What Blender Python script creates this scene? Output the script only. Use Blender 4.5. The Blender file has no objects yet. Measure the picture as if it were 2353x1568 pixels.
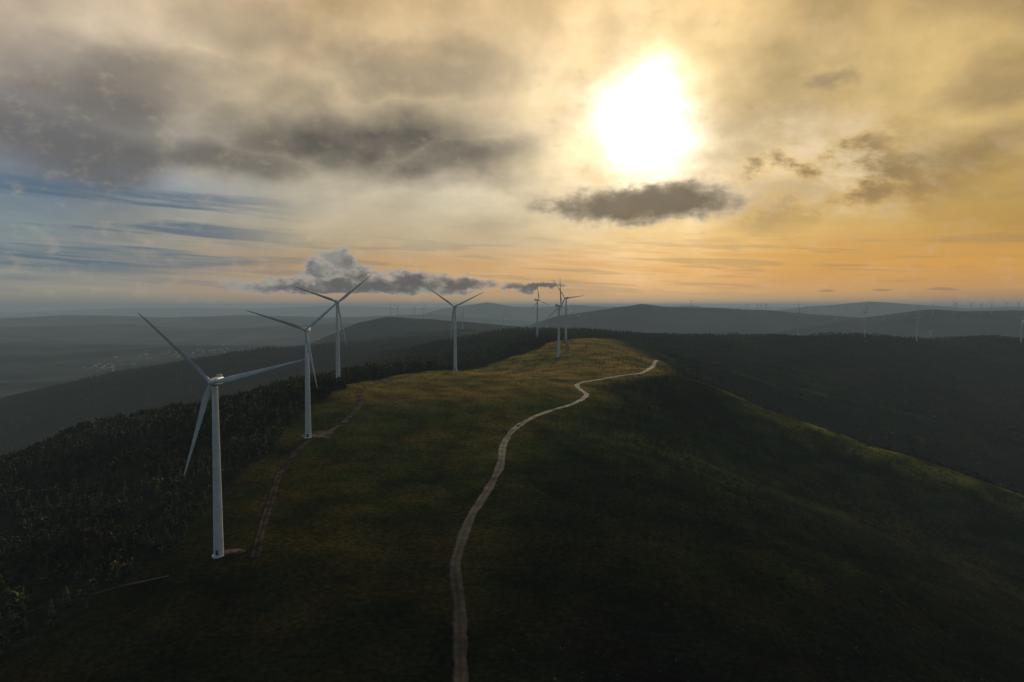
import bpy, math, numpy as np
from mathutils import Vector
rng = np.random.default_rng(7)
scene = bpy.context.scene
scene.view_settings.view_transform = 'Standard'
scene.view_settings.look = 'None'
scene.view_settings.exposure = 0
CAMZ = 120.0
SUN_AZ, SUN_EL = 11.0, 14.2

# ------------------------------------------------------------------ terrain
PERM = rng.permutation(512).astype(np.int64)
ANG = rng.random(512) * 2 * np.pi
GX, GY = np.cos(ANG), np.sin(ANG)
def perlin(x, y, s=0):
    x = x + s * 17.31; y = y - s * 9.77
    xi = np.floor(x).astype(np.int64); yi = np.floor(y).astype(np.int64)
    xf = x - xi; yf = y - yi
    def g(ix, iy, fx, fy):
        h = PERM[(PERM[ix & 511] + iy) & 511]
        return GX[h] * fx + GY[h] * fy
    u = xf**3 * (xf * (xf * 6 - 15) + 10); v = yf**3 * (yf * (yf * 6 - 15) + 10)
    a = g(xi, yi, xf, yf); b = g(xi + 1, yi, xf - 1, yf)
    c = g(xi, yi + 1, xf, yf - 1); d = g(xi + 1, yi + 1, xf - 1, yf - 1)
    return (a + u * (b - a)) * (1 - v) + (c + u * (d - c)) * v
def fbm(x, y, wl, octv=4, s=0, rough=0.5):
    t = 0; a = 1.0
    for i in range(octv):
        t = t + a * perlin(x / wl, y / wl, s + i); wl *= 0.5; a *= rough
    return t
def sstep(a, b, x):
    t = np.clip((x - a) / (b - a), 0, 1); return t * t * (3 - 2 * t)

ROAD = [(6,60),(-8,150),(-16,210),(-21,265),(-25.5,299),(-25,325),(-22,367),(-14,415),(-8,457),(-6,515),(5,562),(29,620),(61,669),
        (79,720),(77,755),(75,787),(87,814),(135,870),(176,911),(211,1020),(232,1092),(262,1160)]
CP = [
 (6,60,-12),(-8,150,-6),(-21,265,0),(-25,325,5),(-14,415,7),(-8,457,12),(-6,515,15),(5,562,20),(29,620,22),(61,669,24),(80,720,25),
 (75,787,27),(87,814,28),(176,911,30),(232,1092,33),
 (-136,311,5),(-152,505,22),(-176,688,43),(-72.5,870,38.5),(73.5,1070,40),(102,1290,54),(58,1565,50),
 (0,-200,-20),(-155,295,-1),(-213,278,-11),(-220,200,-18),(-305,400,-14),(-272,430,-7),(-527,700,-46),(-445,750,-12),(-347,780,6),
 (-274,800,22),(-226,850,28),(-59,330,5),(-95,540,19),(-123,700,33),(-150,760,36),(13,850,32),(-15,940,25),(-17,1000,28),
 (178,1250,44),(230,1150,32),(-120,180,-6),(-600,1000,-120),(-900,1300,-210),(-500,1100,-85),(-450,1400,-90),(-700,600,-110),(-500,300,-60),
 (256,950,16),(294,880,6),(369,800,-19),(436,740,-43),(518,680,-70),(700,590,-120),(330,1000,-34),(400,930,-66),(480,870,-96),(570,810,-122),(700,1000,-140),(500,1100,-90),
 (107,520,4),(65,310,-2),(219,550,-36),(300,500,-60),(305,400,-66),(215,280,-46),(189,700,0),(84,590,14),(100,150,-20),(500,400,-130),
 (400,620,-80),(300,680,-46),(255,760,-16),
 (1050,1400,-105),(1425,1900,-58),(1725,2300,20),(682,1300,-60),(945,1800,-30),(1155,2200,28),(434,1300,-16),(600,1800,8),(717,2150,38),
 (309,1500,24),(343,1900,36),(188,1700,42),(1155,3000,-60),(343,2800,-40),(1725,3100,-70),(2400,2300,0),(2600,3000,-100),(2300,1200,-200),
 (-287,1300,-2),(-202,1800,14),(-9,2200,40),(89,1900,36),(-135,1200,14),(-25,1500,20),(-450,1900,-50),(-300,2500,-30),
 (-955,2600,-46),(-1205,2500,-86),(-1417,2400,-118),(-1725,2300,-186),(-1018,3500,-110),(-505,3500,-12),(80,3300,-62),(-260,3600,1),
 (-1000,1900,-180),(-1300,1700,-240),(-700,2200,-100),(-2400,3000,-290),(-2400,1500,-290),(-1700,3300,-290),(-2200,0,-290),(-1200,900,-260),
 (-900,100,-200),(0,-1500,-150),(1500,0,-250),(1000,700,-190),(2500,300,-260),(-1500,4200,-290),(700,3800,-120),(1900,4000,-150),
]
CP = np.array(CP, dtype=float)
SC = 1000.0; CC = 0.03
def phi(r2): return np.sqrt(r2 + CC * CC)
P = CP[:, :2] / SC
n = len(P)
A = -phi(((P[:, None] - P[None]) ** 2).sum(-1))
M = np.zeros((n + 1, n + 1)); M[:n, :n] = A + np.eye(n) * 0.004 ; M[:n, n] = 1; M[n, :n] = 1
Wt = np.linalg.solve(M, np.append(CP[:, 2], 0))
def rbf(x, y):
    out = np.empty(x.shape).ravel(); X = x.ravel() / SC; Y = y.ravel() / SC
    for i in range(0, X.size, 40000):
        a = X[i:i+40000, None] - P[None, :, 0]; b = Y[i:i+40000, None] - P[None, :, 1]
        out[i:i+40000] = -phi(a * a + b * b) @ Wt[:n] + Wt[n]
    return out.reshape(x.shape)

RIDGES = [ # (y0, width, [(x,z)...], wig)
 (4900, 800, [(-2300,-290),(-1500,-190),(-1060,5),(-881,42),(-562,28),(-105,-12),(400,-60),(1200,-170),(2500,-290)], 150),
 (5600, 1000, [(1800,-200),(2500,-60),(2992,8),(3307,50),(3588,85),(3850,70),(4200,80),(5200,90),(7000,-50),(9000,-290)], 250),
 (7200, 1100, [(-600,-280),(200,-80),(520,15),(1000,80),(1400,140),(1700,105),(2200,92),(2850,62),(3500,8),(4300,-60),(6000,-250)], 300),
 (14500, 1800, [(3500,-290),(5600,0),(7000,130),(7800,215),(8600,165),(9800,80),(12500,110),(16000,-100)], 500),
 (17000, 1500, [(-3200,-290),(-1800,20),(-1200,110),(-620,195),(0,100),(700,70),(1500,140),(2600,100),(4500,120),(7000,-200)], 300),
 (13000, 1500, [(-12500,-290),(-9500,-120),(-8200,-50),(-6500,-90),(-5000,-40),(-3500,-100),(-1500,-30),(500,-200)], 600),
 (9500, 900, [(-9500,-290),(-7000,-170),(-5200,-130),(-4000,-190),(-2600,-120),(-1500,-90),(-200,-200)], 400),
 (30000, 3500, [(-24000,-290),(-19000,-60),(-14500,60),(-11000,0),(-8000,110),(-5000,30),(0,90),(8000,60),(20000,110),(30000,0)], 900),
]
def H(x, y):
    x = np.asarray(x, float); y = np.asarray(y, float)
    r = np.hypot(x, y)
    near = rbf(x, y)
    rx = np.interp(y, [0,300,560,800,1100,1300,2000], [-20,-60,-50,0,90,100,100])
    off = sstep(90, 300, np.abs(x - rx) )
    near = near + (0.25 + 0.75 * off) * (9 * perlin(x / 260, y / 260, 3) + 4 * perlin(x / 110, y / 110, 5) + 1.6 * perlin(x / 45, y / 45, 6)) \
           + 0.55 * perlin(x / 17, y / 17, 8) + 0.22 * perlin(x / 7, y / 7, 9)
    gl = 1 - 2 * np.abs(perlin((x * 0.8 - y * 0.6) / 330 + 0.3 * perlin(x / 300, y / 300, 2), (x * 0.6 + y * 0.8) / 170, 12))
    near = near - (6 + 12 * sstep(1000, 1300, y)) * gl * off * sstep(120, 500, x)
    near = near - 6 * gl * off * sstep(-150, -500, x)
    plain = -300 + 95 * np.maximum(0, fbm(x, y, 3800, 4, 20)) + 14 * fbm(x, y, 700, 3, 31) \
          + 140 * np.maximum(0, fbm(x, y * 1.6, 9000, 4, 24) ) * sstep(6000, 16000, r)
    m = 1 - sstep(3700, 5200, r)
    m = m * (1 - sstep(-1700, -2500, x))
    z = plain + (near - plain) * m
    for y0, w, pr, wig in RIDGES:
        px = [p[0] for p in pr]; pz = [p[1] for p in pr]
        h = np.interp(x, px, pz) + w * 0.02 * fbm(x, y, w * 1.1, 4, int(y0) % 13)
        dd = (y - (y0 + wig * np.sin(x / (wig * 7.0)) )) / w
        zz = plain + (h - plain) * np.exp(-dd * dd * (1 + 0.5 * perlin(x / w, y / w, 40)))
        z = np.where(h > -285, np.maximum(z, zz), z)
    return z
def H1(x, y): return float(H(np.array([x]), np.array([y]))[0])

def make_mesh(name, V, F, cols=None, smooth=False, mats=None, size=None):
    me = bpy.data.meshes.new(name)
    V = np.asarray(V, dtype=np.float32); F = np.asarray(F, dtype=np.int32); k = F.shape[1]
    me.vertices.add(len(V)); me.vertices.foreach_set('co', V.ravel())
    me.loops.add(F.size); me.loops.foreach_set('vertex_index', F.ravel())
    me.polygons.add(len(F))
    me.polygons.foreach_set('loop_start', np.arange(0, F.size, k, dtype=np.int32))
    me.polygons.foreach_set('loop_total', np.full(len(F), k, dtype=np.int32))
    me.update(calc_edges=True)
    if smooth: me.polygons.foreach_set('use_smooth', np.ones(len(F), dtype=bool))
    if cols is not None:
        ca = me.color_attributes.new('Cover', 'FLOAT_COLOR', 'POINT')
        c = np.ones((len(V), 4), dtype=np.float32); c[:, :3] = cols
        ca.data.foreach_set('color', c.ravel())
    for m in (mats or []): me.materials.append(m)
    ob = bpy.data.objects.new(name, me); scene.collection.objects.link(ob)
    return ob

# ------------------------------------------------------------------ node helper
class NT:
    def __init__(s, nt): s.nt = nt
    def new(s, t): return s.nt.nodes.new(t)
    def put(s, sock, v):
        if isinstance(v, bpy.types.NodeSocket): s.nt.links.new(v, sock)
        elif v is not None:
            if isinstance(v, (tuple, list)) and len(v) == 3 and sock.type == 'RGBA': v = (*v, 1)
            sock.default_value = v
    def m(s, op, a, b=None, c=None, clamp=False):
        n = s.new('ShaderNodeMath'); n.operation = op; n.use_clamp = clamp
        s.put(n.inputs[0], a); s.put(n.inputs[1], b)
        if c is not None: s.put(n.inputs[2], c)
        return n.outputs[0]
    def mr(s, v, a, b, c=0.0, d=1.0, t='SMOOTHSTEP'):
        n = s.new('ShaderNodeMapRange'); n.interpolation_type = t
        for i, q in enumerate((v, a, b, c, d)): s.put(n.inputs[i], q)
        return n.outputs[0]
    def mix(s, f, a, b, mode='MIX'):
        n = s.new('ShaderNodeMix'); n.data_type = 'RGBA'; n.blend_type = mode
        s.put(n.inputs[0], f); s.put(n.inputs[6], a); s.put(n.inputs[7], b); return n.outputs[2]
    def noise(s, vec, scale, detail=5, rough=0.5, dist=0.0, col=False, dim='2D'):
        n = s.new('ShaderNodeTexNoise'); n.noise_dimensions = dim; s.put(n.inputs['Vector'], vec)
        s.put(n.inputs['Scale'], scale); s.put(n.inputs['Detail'], detail); s.put(n.inputs['Roughness'], rough); s.put(n.inputs['Distortion'], dist)
        return n.outputs[1 if col else 0]
    def comb(s, x, y, z=0.0):
        n = s.new('ShaderNodeCombineXYZ'); s.put(n.inputs[0], x); s.put(n.inputs[1], y); s.put(n.inputs[2], z); return n.outputs[0]
    def ramp(s, f, pts):
        n = s.new('ShaderNodeValToRGB'); cr = n.color_ramp; s.put(n.inputs[0], f)
        while len(cr.elements) < len(pts): cr.elements.new(0.5)
        for e, (p, c) in zip(cr.elements, pts): e.position = p
        for e, (p, c) in zip(cr.elements, pts): e.position = p; e.color = (*c, 1)
        return n.outputs[0]

def material(name, rough=0.9, spec=0.2):
    m = bpy.data.materials.new(name); m.use_nodes = True
    t = NT(m.node_tree); b = m.node_tree.nodes['Principled BSDF']
    b.inputs['Roughness'].default_value = rough; b.inputs['Specular IOR Level'].default_value = spec
    return m, t, b

# ------------------------------------------------------------------ ground cover zones
FX = ([0,250,311,500,700,760,860,1000,1150,1300,1500,1700,1900,2300,3000], [-250,-190,-166,-174,-168,-172,-118,-66,25,88,125,260,430,300,-200])
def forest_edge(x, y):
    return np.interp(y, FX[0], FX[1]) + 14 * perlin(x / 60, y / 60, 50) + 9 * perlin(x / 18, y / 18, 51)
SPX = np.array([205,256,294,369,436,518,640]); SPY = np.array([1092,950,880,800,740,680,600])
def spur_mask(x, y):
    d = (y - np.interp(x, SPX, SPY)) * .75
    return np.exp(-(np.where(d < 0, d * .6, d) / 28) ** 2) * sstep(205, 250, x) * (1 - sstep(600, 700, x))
def cover(x, y):
    r = np.hypot(x, y)
    n1 = fbm(x, y, 120, 4, 60)[..., None]; n2 = fbm(x, y, 35, 4, 66)[..., None]; n3 = fbm(x, y, 600, 4, 70)[..., None]
    grass = np.array([.158,.114,.034]); green = np.array([.052,.066,.017]); dark = np.array([.012,.020,.008])
    heath = np.array([.026,.021,.011]); floor = np.array([.016,.021,.011])
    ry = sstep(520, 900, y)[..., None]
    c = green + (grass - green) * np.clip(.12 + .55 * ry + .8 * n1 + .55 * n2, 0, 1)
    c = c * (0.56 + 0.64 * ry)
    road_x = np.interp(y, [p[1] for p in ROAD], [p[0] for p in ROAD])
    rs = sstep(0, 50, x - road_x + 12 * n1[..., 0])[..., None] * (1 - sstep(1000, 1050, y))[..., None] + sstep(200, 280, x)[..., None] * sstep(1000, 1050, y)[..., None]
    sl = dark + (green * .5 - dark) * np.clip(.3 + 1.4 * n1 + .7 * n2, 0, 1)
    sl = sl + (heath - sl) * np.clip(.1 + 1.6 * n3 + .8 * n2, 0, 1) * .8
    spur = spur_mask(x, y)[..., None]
    sl = sl + (np.array([.125,.128,.031]) - sl) * spur * np.clip(.6 + 1.2 * n2, .2, 1)  # sunlit look of the spur crest painted into the grass colour
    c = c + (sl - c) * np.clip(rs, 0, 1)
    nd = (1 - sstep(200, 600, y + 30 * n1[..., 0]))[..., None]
    c = c * (1 - .74 * nd)  # foreground falloff to dark, painted into the ground colour
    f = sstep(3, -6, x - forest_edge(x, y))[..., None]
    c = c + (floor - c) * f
    pl = np.array([.022,.033,.024]) * (1 + 1.6 * n3 + .9 * fbm(x, y, 260, 3, 77)[..., None])
    fld = np.clip(3 * perlin(x / 420, y / 300, 80) - .9, 0, 1)[..., None]
    pl = pl + (np.array([.10,.10,.06]) - pl) * fld * .4
    pm = sstep(2600, 3600, r)[..., None]
    pm = np.maximum(pm, sstep(-1500, -2000, x)[..., None])
    c = c + (pl - c) * pm
    return np.clip(c, .004, .5)

az = np.concatenate([np.arange(-180, -56, 4.0), np.arange(-56, 56.01, 0.125), np.arange(60, 180, 4.0)])
rr = np.concatenate([[8], np.geomspace(20, 100, 24)[:-1], np.geomspace(100, 2600, 520)[:-1], np.geomspace(2600, 62000, 300)])
AZ, RR = np.meshgrid(np.radians(az), rr)
TX = RR * np.sin(AZ); TY = RR * np.cos(AZ)
TZ = H(TX, TY)
nr, na = TX.shape
V = np.stack([TX, TY, TZ], -1).reshape(-1, 3)
idx = np.arange(nr * na).reshape(nr, na)
a = idx[:-1]; b = idx[1:]
F = np.stack([a, b, np.roll(b, -1, 1), np.roll(a, -1, 1)], -1).reshape(-1, 4)[:, ::-1]
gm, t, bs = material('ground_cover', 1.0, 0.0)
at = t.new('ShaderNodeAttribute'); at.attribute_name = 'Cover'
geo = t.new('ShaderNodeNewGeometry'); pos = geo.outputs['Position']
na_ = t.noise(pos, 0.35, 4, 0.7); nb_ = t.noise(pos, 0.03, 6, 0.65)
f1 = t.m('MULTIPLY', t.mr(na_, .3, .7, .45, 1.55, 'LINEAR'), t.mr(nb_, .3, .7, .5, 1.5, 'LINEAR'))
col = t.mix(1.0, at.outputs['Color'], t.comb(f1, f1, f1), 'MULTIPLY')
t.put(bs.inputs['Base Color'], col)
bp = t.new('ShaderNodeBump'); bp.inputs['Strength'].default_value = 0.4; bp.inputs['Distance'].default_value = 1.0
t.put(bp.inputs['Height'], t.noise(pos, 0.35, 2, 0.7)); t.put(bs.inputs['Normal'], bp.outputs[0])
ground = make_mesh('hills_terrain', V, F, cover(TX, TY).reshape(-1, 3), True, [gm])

# ------------------------------------------------------------------ roads
def catmull(pts, step=2.0):
    pts = np.array(pts, float); out = []
    Pp = np.vstack([2 * pts[0] - pts[1], pts, 2 * pts[-1] - pts[-2]])
    for i in range(1, len(Pp) - 2):
        p0, p1, p2, p3 = Pp[i-1:i+3]; k = max(2, int(np.linalg.norm(p2 - p1) / step))
        for j in range(k):
            s = j / k
            out.append(.5 * (2*p1 + (p2-p0)*s + (2*p0-5*p1+4*p2-p3)*s*s + (3*p1-p0-3*p2+p3)*s**3))
    out.append(pts[-1]); return np.array(out)
def ribbon(name, pts, width, mat, lift=0.18, seed=0, fade=.22):
    c = catmull(pts); d = np.gradient(c, axis=0); d /= np.linalg.norm(d, axis=1)[:, None]
    nrm = np.stack([-d[:, 1], d[:, 0]], -1); K = 10
    w = width * (1 + .3 * perlin(c[:, 0] / 14, c[:, 1] / 14, seed))
    us = np.linspace(-.5, .5, K + 1)
    X = c[:, 0, None] + nrm[:, 0, None] * us * w[:, None]; Y = c[:, 1, None] + nrm[:, 1, None] * us * w[:, None]
    ej = 1.0 * perlin(X / 2.5, Y / 2.5, seed + 2)
    X[:, [0, -1]] += ej[:, [0, -1]]; Y[:, [0, -1]] += ej[:, [0, -1]]
    Z = H(X, Y)
    zc = Z.mean(1, keepdims=True)
    Z = np.maximum(Z + lift, 0.5 * Z + .5 * zc + lift)
    Z[:, [0, -1]] = H(X, Y)[:, [0, -1]] - .05
    N, Q = X.shape; ix = np.arange(N * Q).reshape(N, Q)
    F = np.stack([ix[:-1, :-1], ix[:-1, 1:], ix[1:, 1:], ix[1:, :-1]], -1).reshape(-1, 4)
    # wheel tracks paler than the verges and the grassy middle; foreground fade to dark painted into the tone
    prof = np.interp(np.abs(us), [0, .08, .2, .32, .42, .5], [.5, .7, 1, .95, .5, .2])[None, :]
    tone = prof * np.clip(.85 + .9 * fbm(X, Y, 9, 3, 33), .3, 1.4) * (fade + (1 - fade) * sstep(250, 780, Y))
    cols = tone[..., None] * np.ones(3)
    return make_mesh(name, np.stack([X, Y, Z], -1).reshape(-1, 3), F, cols.reshape(-1, 3), True, [mat])
def gravel(name, c1, c2, rough, spec):
    m, t, b = material(name, rough, spec)
    g = t.new('ShaderNodeNewGeometry'); n = t.noise(g.outputs['Position'], .35, 6, .7)
    at = t.new('ShaderNodeAttribute'); at.attribute_name = 'Cover'
    t.put(b.inputs['Base Color'], t.mix(1.0, t.mix(t.mr(n, .35, .65), c1, c2), at.outputs['Color'], 'MULTIPLY'))
    return m
road_m = gravel('gravel_road', (.22,.205,.175), (.38,.36,.315), .85, .02)
dirt_m = gravel('dirt_track', (.09,.07,.05), (.17,.135,.10), 1.0, .0)
TRACK = [(-118,308),(-128,345),(-138,385),(-150,440),(-150,490),(-140,530),(-136,600),(-148,660),(-150,720),(-140,775),(-110,835),(-72,858),(-30,900),(10,985),(60,1050),(88,1120),(98,1200),(95,1275)]
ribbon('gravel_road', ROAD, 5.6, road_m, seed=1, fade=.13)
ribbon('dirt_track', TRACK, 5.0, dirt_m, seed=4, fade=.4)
ribbon('dirt_track', [(-152,297),(-175,293),(-200,284),(-230,275),(-270,262)], 1.6, road_m, seed=7)
def pad(x, y, w, d, mat, name='gravel_pad'):
    g = np.linspace(-.5, .5, 13); X, Y = np.meshgrid(g, g)
    th = np.arctan2(Y, X); rad = np.maximum(np.abs(X), np.abs(Y)) * (1 + .35 * perlin(np.cos(th) * 2 + x, np.sin(th) * 2, 3))
    X2 = x + rad * np.cos(th) * w * 2 * .6; Y2 = y + rad * np.sin(th) * d * 2 * .6
    Z = H(X2, Y2) + .25; Z[[0, -1], :] -= .4; Z[:, [0, -1]] -= .4
    ix = np.arange(169).reshape(13, 13)
    F = np.stack([ix[:-1, :-1], ix[:-1, 1:], ix[1:, 1:], ix[1:, :-1]], -1).reshape(-1, 4)
    cc = np.clip(.6 + 1.2 * fbm(X2, Y2, 8, 3, 34), .2, 1.1)[..., None] * np.ones(3)
    return make_mesh(name, np.stack([X2, Y2, Z], -1).reshape(-1, 3), F, cc.reshape(-1, 3), True, [mat])
pad(-131, 314, 11, 6, dirt_m); pad(-148, 512, 24, 24, dirt_m); pad(-70, 864, 22, 18, dirt_m); pad(76, 1064, 26, 24, dirt_m); pad(102, 1282, 24, 20, dirt_m)

# ------------------------------------------------------------------ trees
def conifer(tiers, k, sd):
    g = np.random.default_rng(sd); V = []; F = []
    for i in range(3):
        an = i * 2.094; V += [(.018*math.cos(an), .018*math.sin(an), -.08)]
    V.append((0, 0, .9)); F += [(0,1,3),(1,2,3),(2,0,3)]
    for j in range(tiers):
        zb = .10 + .78 * (j / tiers) + g.uniform(-.02, .02); zt = min(1.0, zb + .95 / tiers + .10)
        R = (.20 * (1 - j / (tiers + .3)) + .02) * g.uniform(.7, 1.3)
        i0 = len(V); cx, cy = g.uniform(-.03, .03, 2) * (1 - zb); V.append((cx * .5, cy * .5, zt))
        ph = g.uniform(0, 6)
        for i in range(k):
            an = ph + i * 2 * math.pi / k; rr_ = R * (g.uniform(.75, 1.3) if i % 2 else g.uniform(.3, .7))
            V.append((cx + rr_ * math.cos(an), cy + rr_ * math.sin(an), zb + (0 if i % 2 else .05) + g.uniform(-.035, .035)))
        for i in range(k): F.append((i0, i0 + 1 + i, i0 + 1 + (i + 1) % k))
    return np.array(V), np.array(F)
def broadleaf(nc, sd):
    g = np.random.default_rng(sd); V = [(.02,0,-.05),(-.01,.02,-.05),(-.01,-.02,-.05),(0,0,.8)]; F = [(0,1,3),(1,2,3),(2,0,3)]
    for i in range(nc):
        d = g.normal(size=3); d /= np.linalg.norm(d); d *= g.uniform(.5, 1) ** .5
        c = np.array([d[0] * .30, d[1] * .30, .60 + d[2] * .36])
        i0 = len(V); s = g.uniform(.06, .13)
        for q in range(4): V.append(tuple(c + g.normal(size=3) * s))
        F += [(i0, i0+1, i0+2), (i0, i0+2, i0+3), (i0+1, i0+3, i0+2)]
    return np.array(V), np.array(F)
def scatter(name, x, y, h, temps, wid, basecol, mat, var=.25, patch=.9):
    z = H(x, y); Vs = []; Fs = []; Cs = []; o = 0
    pick = rng.integers(0, len(temps), len(x))
    tint = np.clip(1 + patch * fbm(x, y, 110, 3, 120) + .5 * patch * perlin(x / 30, y / 30, 130), .35, 2.2)
    for k, (tv, tf) in enumerate(temps):
        s = np.where(pick == k)[0]
        if len(s) == 0: continue
        an = rng.random(len(s)) * 6.283; ca, sa = np.cos(an), np.sin(an)
        w = h[s] * wid * rng.uniform(.8, 1.25, len(s)); lx = rng.normal(0, .04, len(s)) * h[s]
        vx = tv[None, :, 0] * w[:, None] + tv[None, :, 2] * lx[:, None]; vy = tv[None, :, 1] * w[:, None]
        X = x[s, None] + vx * ca[:, None] - vy * sa[:, None]; Y = y[s, None] + vx * sa[:, None] + vy * ca[:, None]
        Z = z[s, None] + tv[None, :, 2] * h[s, None]
        Vs.append(np.stack([X, Y, Z], -1).reshape(-1, 3))
        Fs.append((tf[None] + (np.arange(len(s)) * len(tv))[:, None, None]).reshape(-1, 3) + o); o += len(s) * len(tv)
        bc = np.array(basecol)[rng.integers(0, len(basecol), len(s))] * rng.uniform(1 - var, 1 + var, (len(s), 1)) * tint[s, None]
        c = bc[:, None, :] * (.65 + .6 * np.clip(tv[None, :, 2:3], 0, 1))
        Cs.append(c.reshape(-1, 3))
    return make_mesh(name, np.concatenate(Vs), np.concatenate(Fs), np.concatenate(Cs), False, [mat])
fm, t, bs = material('foliage', 1.0, .0)
at = t.new('ShaderNodeAttribute'); at.attribute_name = 'Cover'; t.put(bs.inputs['Base Color'], at.outputs['Color'])

def clear_of_paths(x, y, r=7):
    ok = np.ones(len(x), bool)
    for c in (catmull(ROAD, 12), catmull(TRACK, 12)):
        for i in range(0, len(x), 20000):
            d = ((x[i:i+20000, None] - c[None, :, 0]) ** 2 + (y[i:i+20000, None] - c[None, :, 1]) ** 2).min(1); ok[i:i+20000] &= d > r * r
    for (a_, b_, q) in ((-136,311,14),(-152,505,15),(-176,688,6),(-72,870,14),(73,1070,16),(102,1290,16)):
        ok &= (x - a_) ** 2 + (y - b_) ** 2 > q * q
    return ok
def cand(n, x0, x1, y0, y1):
    x = rng.uniform(x0, x1, n); y = rng.uniform(y0, y1, n)
    ok = np.abs(x) < .95 * y + 90
    return x[ok], y[ok]
GRN = [(.036,.048,.021),(.042,.052,.022),(.058,.050,.026),(.028,.042,.021)]
x, y = cand(36000, -760, 0, 120, 1000); f = forest_edge(x, y)
dens = .62 + 1.2 * fbm(x, y, 70, 3, 90)
ok = (x < f) & (rng.random(len(x)) < dens) & clear_of_paths(x, y); x, y = x[ok], y[ok]
h = (4 + 10 * rng.random(len(x)) ** 1.3) * (1 + .5 * perlin(x / 80, y / 80, 91)) * (.6 + .4 * sstep(250, 650, y))
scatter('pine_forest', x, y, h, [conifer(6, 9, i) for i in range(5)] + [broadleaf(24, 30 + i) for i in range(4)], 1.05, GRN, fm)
x, y = cand(42000, -1500, 520, 850, 2900); f = forest_edge(x, y)
ok = (x < f) & (rng.random(len(x)) < np.interp(y, [850, 1500, 2900], [1, .8, .55]) * (1 + .8 * fbm(x, y, 200, 3, 93))) & clear_of_paths(x, y); x, y = x[ok], y[ok]
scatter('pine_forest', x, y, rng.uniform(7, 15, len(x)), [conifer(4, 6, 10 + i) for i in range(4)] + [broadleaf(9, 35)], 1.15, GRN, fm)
DG = [(.022,.032,.014),(.032,.040,.016),(.040,.034,.016),(.017,.026,.012)]
x, y = cand(60000, 150, 2300, 560, 2500)
sxx = np.interp(y, [600,680,740,800,880,950,1092,1200,2500], [640,518,436,369,294,256,240,290,330])
ok = (x > sxx + 26) & (rng.random(len(x)) < np.clip(.68 + 1.5 * fbm(x, y, 260, 4, 96), .05, 1)); x, y = x[ok], y[ok]
scatter('woodland', x, y, rng.uniform(4, 10, len(x)), [broadleaf(8, 70 + i) for i in range(3)] + [conifer(3, 6, 40)], 1.6, DG, fm, .35, 1.3)
x, y = cand(105000, 0, 900, 150, 1150)
rx = np.interp(y, [p[1] for p in ROAD], [p[0] for p in ROAD])
ok = ((x > rx + 14) & ((y < 1040) | (x > 235))) & (rng.random(len(x)) < np.clip(.42 + 1.5 * fbm(x, y, 150, 4, 95), 0.06, 1) * (1 - .9 * spur_mask(x, y)) * sstep(5, 70, x - rx))
x, y = x[ok], y[ok]; ok = clear_of_paths(x, y); x, y = x[ok], y[ok]
SHR = [(.026,.036,.013),(.032,.037,.014),(.021,.031,.012),(.034,.030,.014)]
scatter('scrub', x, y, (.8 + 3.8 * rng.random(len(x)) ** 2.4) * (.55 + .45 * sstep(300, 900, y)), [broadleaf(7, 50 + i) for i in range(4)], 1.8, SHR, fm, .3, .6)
x, y = cand(4200, -120, 240, 560, 1280)
ok = (x > forest_edge(x, y) + 5) & (rng.random(len(x)) < np.clip(.08 + 1.4 * fbm(x, y, 90, 3, 99) + .6 * sstep(900, 960, y), 0, 1)) & clear_of_paths(x, y, 9)
x, y = x[ok], y[ok]
scatter('scrub', x, y, rng.uniform(.8, 3.0, len(x)), [broadleaf(9, 60 + i) for i in range(4)], 1.3, [(.06,.045,.022),(.035,.036,.015),(.08,.055,.025)], fm)

# ------------------------------------------------------------------ wind turbines
tm, t, bs = material('turbine_paint', .5, .3)
g = t.new('ShaderNodeNewGeometry'); nn = t.noise(g.outputs['Position'], .25, 4, .6, dim='3D')
t.put(bs.inputs['Base Color'], t.mix(t.mr(nn, .35, .7), (.50,.58,.63), (.42,.48,.52)))
dm, t, bs = material('dark_vent', .6, .3); bs.inputs['Base Color'].default_value = (.03,.03,.03,1)
TH = 80.0; BL = 44.0
def lathe(prof, seg=24):
    V = []; F = []
    for r, z in prof:
        for i in range(seg):
            an = 2 * math.pi * i / seg; V.append((r * math.cos(an), r * math.sin(an), z))
    for j in range(len(prof) - 1):
        for i in range(seg):
            q = (i + 1) % seg; F.append((j*seg+i, j*seg+q, (j+1)*seg+q, (j+1)*seg+i))
    return V, F
def pyme(name, V, F, mats, smooth=True, fm=None):
    me = bpy.data.meshes.new(name); me.from_pydata(V, [], F); me.update()
    for m in mats: me.materials.append(m)
    for i, p in enumerate(me.polygons):
        p.use_smooth = smooth
        if fm: p.material_index = fm(i, p)
    return me
TR = lambda z: 2.25 - (2.25 - 1.25) * (z / TH)
tv, tf = lathe([(TR(z), z) for z in (-2, 0, 10, 20, 30, 40, 50, 60, 70, TH - 1.6)], 32)
def addp(V2, F2):
    k = len(tv); tv.extend(V2); tf.extend([tuple(i + k for i in f_) for f_ in F2])
addp(*lathe([(2.9,-3),(2.9,.3)], 32)); addp(*lathe([(2.9,.3),(2.0,.32)], 32))
for z in (20, 40, 60): addp(*lathe([(TR(z)+.04, z-.12),(TR(z)+.04, z+.12)], 32))
i0 = len(tv)
tv += [(-.55,-2.32,.9),(.55,-2.32,.9),(.55,-2.30,3.2),(-.55,-2.30,3.2),(-.55,-2.1,.9),(.55,-2.1,.9),(.55,-2.1,3.2),(-.55,-2.1,3.2)]
tf += [(i0,i0+1,i0+2,i0+3),(i0,i0+3,i0+7,i0+4),(i0+1,i0+5,i0+6,i0+2),(i0+3,i0+2,i0+6,i0+7)]
nf = len(tf)
me_tower = pyme('tower', tv, tf, [tm, dm], True, lambda i, p: 1 if i >= nf - 4 else 0)
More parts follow.
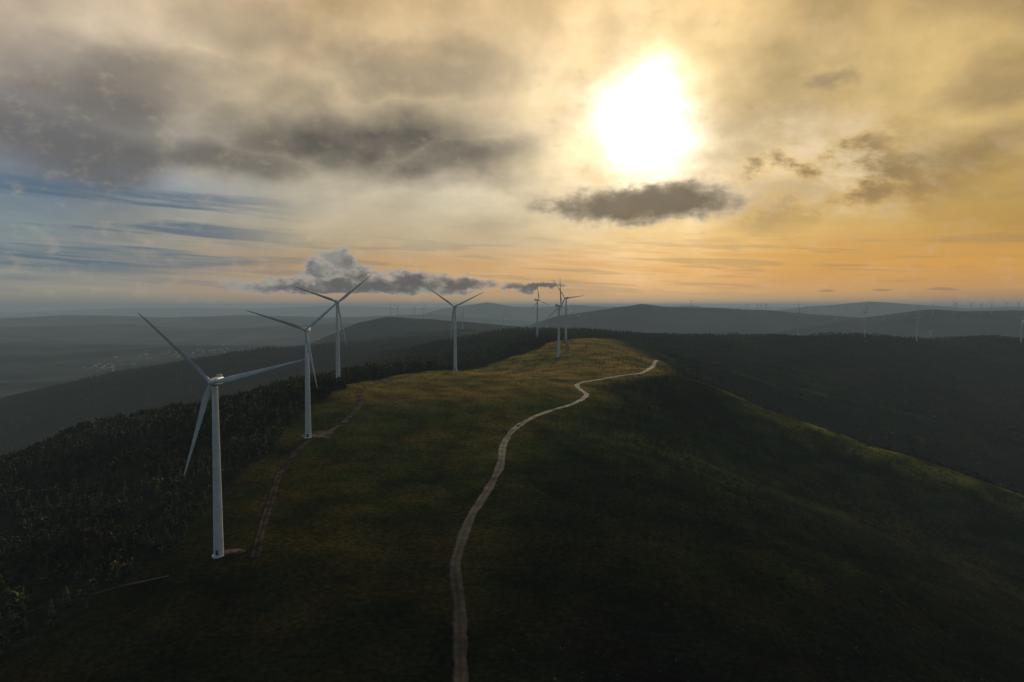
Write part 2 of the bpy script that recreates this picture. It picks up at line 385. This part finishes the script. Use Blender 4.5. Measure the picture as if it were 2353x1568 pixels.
V = []; F = []; secs = [(-2.9,1.15,1.2),(-2.4,1.45,1.5),(0,1.75,1.75),(4,1.75,1.8),(7,1.6,1.65),(8,1.25,1.3)]
S = 20
for (yy, wx, wz) in secs:
    for i in range(S):
        an = 2 * math.pi * i / S; c, s_ = math.cos(an), math.sin(an)
        V.append((wx * math.copysign(abs(c) ** .45, c), yy, .35 + wz * math.copysign(abs(s_) ** .45, s_)))
for j in range(len(secs) - 1):
    for i in range(S): q = (i+1) % S; F.append((j*S+i, (j+1)*S+i, (j+1)*S+q, j*S+q))
F.append(tuple(range(S))); F.append(tuple(range((len(secs)-1)*S + S - 1, (len(secs)-1)*S - 1, -1)))
def boxv(x0,x1,y0,y1,z0,z1):
    k = len(V); V.extend([(x0,y0,z0),(x1,y0,z0),(x1,y1,z0),(x0,y1,z0),(x0,y0,z1),(x1,y0,z1),(x1,y1,z1),(x0,y1,z1)])
    F.extend([(k,k+3,k+2,k+1),(k+4,k+5,k+6,k+7),(k,k+1,k+5,k+4),(k+1,k+2,k+6,k+5),(k+2,k+3,k+7,k+6),(k+3,k,k+4,k+7)])
boxv(-1.2,1.2,5.4,6.0,2.0,3.0); boxv(-.05,.05,6.8,6.9,1.9,3.8)
me_nac = pyme('nacelle', V, F, [tm], True)
def rotor(a0):
    V = []; F = []
    for (yy, r) in [(-4.6-1.5,.05),(-4.6-1.35,.55),(-4.6-.9,1.1),(-4.6,1.5),(-4.6+1.0,1.55),(-2.95,1.3),(-2.9,.6)]:
        for i in range(16): an = 2*math.pi*i/16; V.append((r*math.cos(an), yy, r*math.sin(an)))
    for j in range(6):
        for i in range(16): q=(i+1)%16; F.append((j*16+i, (j+1)*16+i, (j+1)*16+q, j*16+q))
    st = [0.8,2.2,4,6.5,9,13,18,24,30,36,40,42.5,43.6,BL]
    ch = [1.7,1.7,1.9,2.4,2.6,2.25,1.9,1.55,1.2,.95,.72,.5,.3,.08]
    th = [1.7,1.7,1.3,.85,.65,.5,.4,.32,.25,.18,.14,.1,.06,.03]
    tw = [20,20,19,16,13,10,7,5,3,2,1,0,0,0]
    for b in range(3):
        A_ = math.radians(a0 + 120 * b); er = np.array([math.cos(A_),0,math.sin(A_)]); et = np.array([-math.sin(A_),0,math.cos(A_)]); ey = np.array([0,1,0])
        k0 = len(V); K = 12
        for s_, c_, h_, w_ in zip(st, ch, th, tw):
            wr = math.radians(w_ + 10)
            for i in range(K):
                an = 2*math.pi*i/K; cx = .5*math.cos(an)*c_; hz = .5*math.sin(an)*h_
                if s_ > 3: hz *= (.55 + .45*math.cos(an)) * 1.3; cx -= .18 * c_
                p = er*s_ + et*(cx*math.cos(wr)-hz*math.sin(wr)) + ey*(-4.6 + cx*math.sin(wr)+hz*math.cos(wr) - .0009*s_*s_)
                V.append(tuple(p))
        for j in range(len(st)-1):
            for i in range(K): q=(i+1)%K; F.append((k0+j*K+i, k0+j*K+q, k0+(j+1)*K+q, k0+(j+1)*K+i))
        F.append(tuple(k0+(len(st)-1)*K+i for i in range(K)))
    return pyme('rotor', V, F, [tm], True)
def turbine(x, y, ang, yaw=0, zb=None, hub=TH, sc=1.0):
    z = H1(x, y) if zb is None else zb
    e = bpy.data.objects.new('wind_turbine', None); scene.collection.objects.link(e)
    e.location = (x, y, z); e.rotation_euler = (0, 0, math.radians(yaw)); e.scale = (sc,) * 3
    k = hub / TH
    for nm, me, off in (('tower', me_tower, 0), ('nacelle', me_nac, hub), ('rotor', rotor(ang), hub)):
        o = bpy.data.objects.new(nm, me); scene.collection.objects.link(o); o.parent = e; o.location = (0, 0, off + (.35 if nm == 'rotor' else 0))
        if nm == 'tower': o.scale = (1, 1, k)
BIG = [(-136,311,14,3,5),(-152,505,41,6,22),(-176,688,40,24,43),(-72.5,870,25,-12,38.5),(73.5,1070,95,38,40),(102,1290,6,-35,54),(58,1565,102,48,53)]
for x, y, an, yw, zt in BIG:
    turbine(x, y, an, yw, None, TH + zt - H1(x, y))
for x, y, an, yw in [(923,2200,120,45),(1138,2200,92,50),(1330,2240,20,40),(1650,2210,100,45),
    (80,3300,30,20),(165,3250,95,30),(-260,3600,85,30),(-880,4950,90,30),(-840,5500,20,20)]:
    turbine(x, y, an, yw)
for u_, y_ in [(-950,6900),(-900,7000),(-865,6900),(-830,7100),(-790,7000),(-60,4700),(-40,4850),(-10,4900),(-1480,7600),(-1560,7700),(-1530,7650),(-1430,7500),(-1620,7700),
               (2000,3300),(2250,3400),(2450,3300),(2480,3500),(2160,3600),(3330,5600),(3590,5550),(3640,5600),(3760,5600),(3830,5580),(3930,5600),(2580,7200),(2620,7200),(2670,7200),(2700,7250),(3330,7000),(2900,5650),(3050,5600),(4050,5600),(4150,5600),
               (-820,4900),(-700,4900),(-640,4950),(3450,5600),(1900,7250),(2480,7200),(2300,3050),(1900,3100)]:
    turbine(u_, y_, float(rng.uniform(0, 120)), float(rng.uniform(0, 45)))

# ------------------------------------------------------------------ car on the road
cm, t, bs = material('car_paint', .3, .5); bs.inputs['Base Color'].default_value = (.8,.8,.79,1)
gl_, t, bs = material('car_glass', .1, .5); bs.inputs['Base Color'].default_value = (.02,.025,.03,1)
ty, t, bs = material('tyre', .9, .2); bs.inputs['Base Color'].default_value = (.02,.02,.02,1)
car = bpy.data.objects.new('parked_car', None); scene.collection.objects.link(car)
car.location = (6, 566, H1(6, 566) + .2); car.rotation_euler = (0, 0, math.radians(62))
def prism(name, pr, w0, w1, mat):
    V = []; n_ = len(pr)
    for s_ in (-1, 1):
        for (xx, zz, ww) in pr: V.append((xx, s_ * ww, zz))
    F = [tuple(range(n_))[::-1], tuple(range(n_, 2 * n_))] + [(i, (i+1) % n_, n_ + (i+1) % n_, n_ + i) for i in range(n_)]
    o = bpy.data.objects.new(name, pyme(name, V, F, [mat], False)); scene.collection.objects.link(o); o.parent = car; return o
prism('body', [(-2.1,.35,.85),(-2.15,.9,.82),(-1.9,1.0,.8),(.9,1.0,.8),(1.9,.85,.78),(2.15,.6,.8),(2.1,.35,.85)], 0, 0, cm)
prism('windows', [(-1.75,1.0,.76),(-1.35,1.42,.66),(.15,1.42,.66),(.85,1.0,.76)], 0, 0, gl_)
prism('roof', [(-1.3,1.42,.66),(-1.2,1.5,.6),(.0,1.5,.6),(.1,1.42,.66)], 0, 0, cm)
for i, (a_, b_) in enumerate(((-1.35,-.8),(-1.35,.8),(1.35,-.8),(1.35,.8))):
    wv, wf = lathe([(.01,-.1),(.33,-.1),(.33,.1),(.01,.1)], 16)
    o = bpy.data.objects.new('wheel_%d' % (i+1), pyme('wheel', wv, wf, [ty], False)); scene.collection.objects.link(o)
    o.parent = car; o.location = (a_, b_, .33); o.rotation_euler = (math.pi/2, 0, 0)

# ------------------------------------------------------------------ distant village in the valley
vm, t, bs = material('village_walls', .8, .1); at = t.new('ShaderNodeAttribute'); at.attribute_name = 'Cover'; t.put(bs.inputs['Base Color'], at.outputs['Color'])
HV = np.array([(-.5,-.5,0),(.5,-.5,0),(.5,.5,0),(-.5,.5,0),(-.5,-.5,.6),(.5,-.5,.6),(.5,.5,.6),(-.5,.5,.6),(-.5,0,1),(.5,0,1)], float)
HF = np.array([(0,1,5),(0,5,4),(1,2,6),(1,6,5),(2,3,7),(2,7,6),(3,0,4),(3,4,7),(4,5,9),(4,9,8),(6,7,8),(6,8,9),(5,6,9),(7,4,8)])
Vs=[];Fs=[];Cs=[];o_=0
for (cx, cy, sx_, sy_, nn_) in ((-2560,4300,60,60,26),(-2480,4900,170,90,34),(-2150,5050,100,60,14),(-2900,6600,300,150,24),(-4600,9000,500,300,24)):
    for i in range(nn_):
        x_ = cx + rng.normal() * sx_; y_ = cy + rng.normal() * sy_; w_ = rng.uniform(8, 18); d_ = rng.uniform(7, 11); an = rng.uniform(0, 3.14)
        v = HV * [w_, d_, rng.uniform(5, 8)]; R = np.array([[math.cos(an), math.sin(an), 0], [-math.sin(an), math.cos(an), 0], [0, 0, 1]])
        v = v @ R + [x_, y_, H1(x_, y_) - .5]; Vs.append(v); Fs.append(HF + o_); o_ += 10
        c = np.tile(np.array([.45,.43,.40]) * rng.uniform(.4, 1.1), (10, 1)); c[8:] = (.20,.12,.09); Cs.append(c)
make_mesh('distant_village', np.concatenate(Vs), np.concatenate(Fs), np.concatenate(Cs), False, [vm])

# ------------------------------------------------------------------ valley haze
hm = bpy.data.materials.new('valley_haze'); hm.use_nodes = True; hm.node_tree.nodes.clear(); t = NT(hm.node_tree)
out = t.new('ShaderNodeOutputMaterial'); haze_glow = t.new('ShaderNodeEmission'); ab = t.new('ShaderNodeVolumeAbsorption'); ad = t.new('ShaderNodeAddShader')
SIG = 6.2e-5
ab.inputs['Color'].default_value = (0,0,0,1); ab.inputs['Density'].default_value = SIG
haze_glow.inputs['Color'].default_value = (.160,.186,.190,1); haze_glow.inputs['Strength'].default_value = SIG  # haze glows by itself in place of scattered sky light, tint set by hand
hm.node_tree.links.new(haze_glow.outputs[0], ad.inputs[0]); hm.node_tree.links.new(ab.outputs[0], ad.inputs[1]); hm.node_tree.links.new(ad.outputs[0], out.inputs['Volume'])
L = 66000
V = [(x, y, z) for z in (-900, 215) for (x, y) in ((-L,-L),(L,-L),(L,L),(-L,L))]
hz = bpy.data.objects.new('valley_haze', pyme('valley_haze', V, [(0,3,2,1),(4,5,6,7),(0,1,5,4),(1,2,6,5),(2,3,7,6),(3,0,4,7)], [hm], False)); scene.collection.objects.link(hz)

# ------------------------------------------------------------------ sky
w = bpy.data.worlds.new('World'); scene.world = w; w.use_nodes = True; t = NT(w.node_tree)
bg = w.node_tree.nodes['Background']
tc = t.new('ShaderNodeTexCoord'); D = tc.outputs['Generated']
sp = t.new('ShaderNodeSeparateXYZ'); t.put(sp.inputs[0], D); dx, dy, dz = sp.outputs
AZs = t.m('MULTIPLY', t.m('ARCTAN2', dx, dy), 57.29578)
ELs = t.m('MULTIPLY', t.m('ARCSINE', dz), 57.29578)
sa, se = math.radians(SUN_AZ), math.radians(SUN_EL)
SV = (math.sin(sa)*math.cos(se), math.cos(sa)*math.cos(se), math.sin(se))
dp = t.new('ShaderNodeVectorMath'); dp.operation = 'DOT_PRODUCT'; t.put(dp.inputs[0], D); dp.inputs[1].default_value = SV
ANGs = t.m('MULTIPLY', t.m('ARCCOSINE', t.m('MINIMUM', dp.outputs['Value'], 1.0)), 57.29578)
ly = t.m('LOGARITHM', t.m('ADD', t.m('MAXIMUM', ELs, 0.0), 5.0), math.e)
cv = t.comb(t.m('ADD', t.m('MULTIPLY', AZs, .075), 4.0), t.m('MULTIPLY', ly, 2.3), 0.0)
cv2 = t.comb(t.m('ADD', t.m('MULTIPLY', AZs, .085), 3.3), t.m('MULTIPLY', ELs, .14), 0.0)
wn = t.noise(cv2, 1.0, 5, .5, col=True)
ws = t.new('ShaderNodeSeparateXYZ'); t.put(ws.inputs[0], wn)
w1 = t.m('SUBTRACT', ws.outputs[0], .5); w2 = t.m('SUBTRACT', ws.outputs[1], .5); w3 = t.m('SUBTRACT', ws.outputs[2], .5)
azw = t.m('ADD', AZs, t.m('MULTIPLY', w1, 15.0)); elw = t.m('ADD', ELs, t.m('MULTIPLY', w2, 7.0))
E30 = t.m('DIVIDE', ELs, 30.0)
cool = t.ramp(E30, [(0,(.24,.235,.21)),(.035,(.30,.285,.245)),(.10,(.175,.225,.24)),(.20,(.20,.245,.27)),(.28,(.14,.20,.275)),(.36,(.28,.285,.295)),(.47,(.33,.30,.27)),(.6,(.50,.41,.30)),(.8,(.56,.42,.28)),(1,(.36,.31,.25))])
mid = t.ramp(E30, [(0,(.31,.24,.17)),(.04,(.49,.29,.145)),(.11,(.51,.30,.13)),(.18,(.49,.39,.24)),(.30,(.57,.50,.36)),(.42,(.61,.52,.36)),(.55,(.70,.54,.32)),(.8,(.66,.46,.23)),(1,(.4,.32,.22))])
warm = t.ramp(E30, [(0,(.35,.23,.135)),(.04,(.53,.265,.09)),(.10,(.63,.30,.045)),(.2,(.56,.33,.07)),(.40,(.50,.34,.12)),(.6,(.58,.40,.15)),(.8,(.56,.36,.13)),(1,(.38,.28,.15))])
azb = t.m('ADD', AZs, t.m('MULTIPLY', w1, 10.0))
c = t.mix(t.mr(azb, -36, -10), cool, mid); c = t.mix(t.mr(azb, -6, 18), c, warm); c = t.mix(t.mr(AZs, 60, 140), c, cool)
ns = t.new('ShaderNodeTexSky'); ns.sky_type = 'NISHITA'; ns.sun_disc = False
ns.sun_elevation = math.radians(SUN_EL); ns.sun_rotation = math.radians(SUN_AZ)
nsc = t.mix(1.0, ns.outputs[0], (.06,.06,.06), 'MULTIPLY')
c = t.mix(.06, c, nsc)
c = t.mix(t.mr(ELs, 26, 70), c, (.15,.165,.185))
c = t.mix(t.mr(dy, .25, -.5), c, (.115,.155,.185))
n1 = t.noise(cv, 1.0, 5, .5); n2 = t.noise(cv, 2.1, 5, .52)
mod = t.m('MULTIPLY', t.mr(n1, .3, .7, .66, 1.34, 'LINEAR'), t.mr(n2, .3, .7, .90, 1.10, 'LINEAR'))
amt = t.mr(ELs, 3, 12, .2, 1.0)
mod = t.m('ADD', t.m('MULTIPLY', t.m('SUBTRACT', mod, 1.0), amt), 1.0)
c = t.mix(1.0, c, t.comb(mod, mod, mod), 'MULTIPLY')
def blob(a0, e0, ra, re, ax, ex, lo=.25, hi=1.15):
    qa = t.m('DIVIDE', t.m('SUBTRACT', ax, a0), ra); qe = t.m('DIVIDE', t.m('SUBTRACT', ex, e0), re)
    q = t.m('SQRT', t.m('ADD', t.m('MULTIPLY', qa, qa), t.m('MULTIPLY', qe, qe)))
    return t.mr(q, lo, hi, 1.0, 0.0)
# dark cloud masses
DK = [(-10.5,13.4,13,4.6,1.0),(-3.0,12.0,9.5,3.2,1.0),(-10,18.4,10,2.5,.6),(-33,10.8,11,2.8,.85),(-20,10.8,12,2.4,.8),(-29,16.2,11,2.4,.5),(-22,20.5,7,3,.35),
      (35.5,15.5,5,2.2,.6),(31,11.2,8,1.8,.5),(25,16.8,1.8,.8,.6),(34,20,7,2.2,.35)]
tot = None
for a0, e0, ra, re, st in DK:
    bb = t.m('MULTIPLY', blob(a0, e0, ra, re, azw, elw, .2, 1.15), st); tot = bb if tot is None else t.m('MAXIMUM', tot, bb)
tot = t.m('MULTIPLY', tot, t.mr(n2, .3, .58, .82, 1.05, 'LINEAR'), clamp=True)
dkc = t.mix(t.mr(AZs, 5, 30), (.115,.103,.088), (.22,.155,.09))
dkc = t.mix(t.mr(AZs, -18, -34), dkc, (.125,.12,.12))
c = t.mix(tot, c, dkc)
# glow of the veiled sun
angw = t.m('ADD', ANGs, t.m('MULTIPLY', w1, 8.0))
gl2 = t.m('EXPONENT', t.m('MULTIPLY', t.m('POWER', t.m('DIVIDE', t.m('MAXIMUM', angw, 0.0), 8.4), 1.5), -1.0))
gl2 = t.m('MULTIPLY', gl2, t.mr(n2, .3, .7, .7, 1.3, 'LINEAR'))
c = t.mix(1.0, c, t.mix(1.0, (.60,.49,.32), t.comb(gl2, gl2, gl2), 'MULTIPLY'), 'ADD')
# streaks low in the sky
sv = t.comb(t.m('MULTIPLY', AZs, .05), t.m('MULTIPLY', t.m('ADD', ELs, t.m('MULTIPLY', AZs, .05)), .8), 0.0)
s1 = t.noise(sv, 1.0, 4, .55)
sm = t.m('MULTIPLY', t.mr(s1, .44, .6), t.m('MULTIPLY', t.mr(AZs, -14, -26), t.m('MULTIPLY', t.mr(ELs, 9.5, 7.5), t.mr(ELs, 2.0, 3.5))))
c = t.mix(t.m('MULTIPLY', sm, .8), c, (.085,.135,.195))
s2 = t.noise(sv, 1.9, 4, .55)
low = t.m('MULTIPLY', t.mr(ELs, 6.5, 4.0), t.mr(ELs, .5, 1.4))
c = t.mix(t.m('MULTIPLY', t.m('MULTIPLY', t.mr(s2, .5, .66), low), .35), c, t.mix(t.mr(AZs, -18, 6), (.38,.34,.27), (.68,.35,.10)))
c = t.mix(t.m('MULTIPLY', t.m('MULTIPLY', t.mr(s2, .48, .34), low), .35), c, t.mix(t.mr(AZs, -18, 6), (.14,.18,.21), (.30,.22,.13)))
# broken bright cloud right of the sun
rv = t.comb(t.m('MULTIPLY', AZs, .15), t.m('MULTIPLY', t.m('ADD', ELs, t.m('MULTIPLY', AZs, .15)), .27), 0.0)
r1 = t.noise(rv, 1.0, 7, .6)
m1 = blob(22, 10.8, 14, 5.2, azw, elw, .3, 1.1)
pale = t.mr(r1, .42, .60)
c = t.mix(t.m('MULTIPLY', m1, t.m('MULTIPLY', pale, .8)), c, t.mix(t.mr(n2, .35, .65), (.64,.48,.27), (.86,.69,.44)))
c = t.mix(t.m('MULTIPLY', m1, t.m('MULTIPLY', t.mr(r1, .50, .36), .85)), c, (.28,.185,.095))
# sun burning through, edge eaten by the veil
low_s = t.m('MULTIPLY', t.m('MAXIMUM', t.m('SUBTRACT', SUN_EL, ELs), 0.0), -.16)
ange = t.m('ADD', t.m('ADD', ANGs, low_s), t.m('ADD', t.m('MULTIPLY', w1, 6.0), t.m('MULTIPLY', t.m('SUBTRACT', r1, .5), 5.0)))
core = t.m('MULTIPLY', t.m('EXPONENT', t.m('MULTIPLY', t.m('POWER', t.m('DIVIDE', t.m('MAXIMUM', ange, 0.0), 3.9), 2.2), -1.0)), 1.8)
c = t.mix(1.0, c, t.mix(1.0, (1.0,.92,.78), t.comb(core, core, core), 'MULTIPLY'), 'ADD')
# small cumulus : density field carved by noise, silver rims, grey flat bases
hv = t.comb(t.m('MULTIPLY', AZs, .50), t.m('MULTIPLY', ELs, .80), 0.0)
hn = t.noise(hv, 1.0, 6, .58, col=True)
hs = t.new('ShaderNodeSeparateXYZ'); t.put(hs.inputs[0], hn)
h0 = t.m('SUBTRACT', hs.outputs[0], .5); h1 = t.m('SUBTRACT', hs.outputs[1], .5); h2 = t.m('SUBTRACT', hs.outputs[2], .5)
azc = t.m('ADD', AZs, t.m('MULTIPLY', h0, 4.0)); elc = t.m('ADD', ELs, t.m('MULTIPLY', h1, 2.0))
def mx(l):
    r = None
    for q in l: r = q if r is None else t.m('MAXIMUM', r, q)
    return r
cu = mx([blob(-13.5,1.5,14.0,1.3,azc,elc,0,1), blob(-14.0,3.7,2.2,1.3,azc,elc,0,1), blob(-15.6,2.7,2.8,1.4,azc,elc,0,1), blob(-12.6,2.7,2.6,1.3,azc,elc,0,1), blob(-8.5,1.9,6,1.4,azc,elc,0,1), blob(-4.4,1.7,5.0,1.3,azc,elc,0,1), blob(2,1.55,5.5,.6,azc,elc,0,1)])
cu = t.m('ADD', cu, t.m('MULTIPLY', h2, .8))
cu = t.m('MULTIPLY', cu, t.mr(t.m('ADD', ELs, t.m('MULTIPLY', h2, .7)), .68, 1.1))
edge = t.mr(cu, .08, .46)
shade = t.mr(t.m('ADD', ELs, t.m('ADD', t.m('MULTIPLY', h1, 5.0), t.m('MULTIPLY', h0, 4.0))), 1.2, 4.4)
core_ = t.m('MULTIPLY', t.mr(cu, .20, .85), t.m('SUBTRACT', 1.0, t.m('MULTIPLY', shade, .6)))
cuc = t.mix(core_, t.mix(t.mr(AZs, -14, 4), (.39,.375,.34), (.50,.40,.29)), (.085,.09,.10))
c = t.mix(t.m('MULTIPLY', edge, .92), c, cuc)
azd = t.m('ADD', AZs, t.m('ADD', t.m('MULTIPLY', h2, 3.5), t.m('MULTIPLY', w3, 4.0))); eld = t.m('ADD', ELs, t.m('ADD', t.m('MULTIPLY', h0, 1.5), t.m('MULTIPLY', w2, 1.5)))
c5 = blob(10.3,8.3,13.0,2.5,azd,eld,0,1)
c5 = t.m('ADD', c5, t.m('MULTIPLY', h1, .6))
c = t.mix(t.m('MULTIPLY', t.mr(c5, .0, .5), .93), c, t.mix(t.mr(c5, .14, .8), (.62,.51,.35), (.15,.122,.088)))
fl = mx([blob(a0, e0, ra, re, AZs, t.m('ADD', ELs, t.m('MULTIPLY', h1, .25)), 0, 1) for a0, e0, ra, re in ((24.7,1.15,.9,.17),(28.4,1.15,1.1,.14),(32.2,1.15,1.6,.18))])
c = t.mix(t.m('MULTIPLY', t.mr(fl, .1, .7), .5), c, (.22,.17,.14))
t.put(bg.inputs['Color'], c); bg.inputs['Strength'].default_value = 1.0

sl = bpy.data.lights.new('sun', 'SUN'); sl.energy = 2.4; sl.angle = math.radians(6); sl.color = (1, .80, .54)
so = bpy.data.objects.new('sun', sl); scene.collection.objects.link(so)
so.rotation_euler = Vector((-SV[0], -SV[1], -SV[2])).to_track_quat('-Z', 'Y').to_euler()

cam = bpy.data.cameras.new('camera'); cam.lens = 24; cam.sensor_width = 36; cam.clip_start = 1; cam.clip_end = 200000
co = bpy.data.objects.new('camera', cam); scene.collection.objects.link(co)
co.location = (0, 0, CAMZ); co.rotation_euler = (math.radians(90 - 2.96), 0, 0)
scene.camera = co
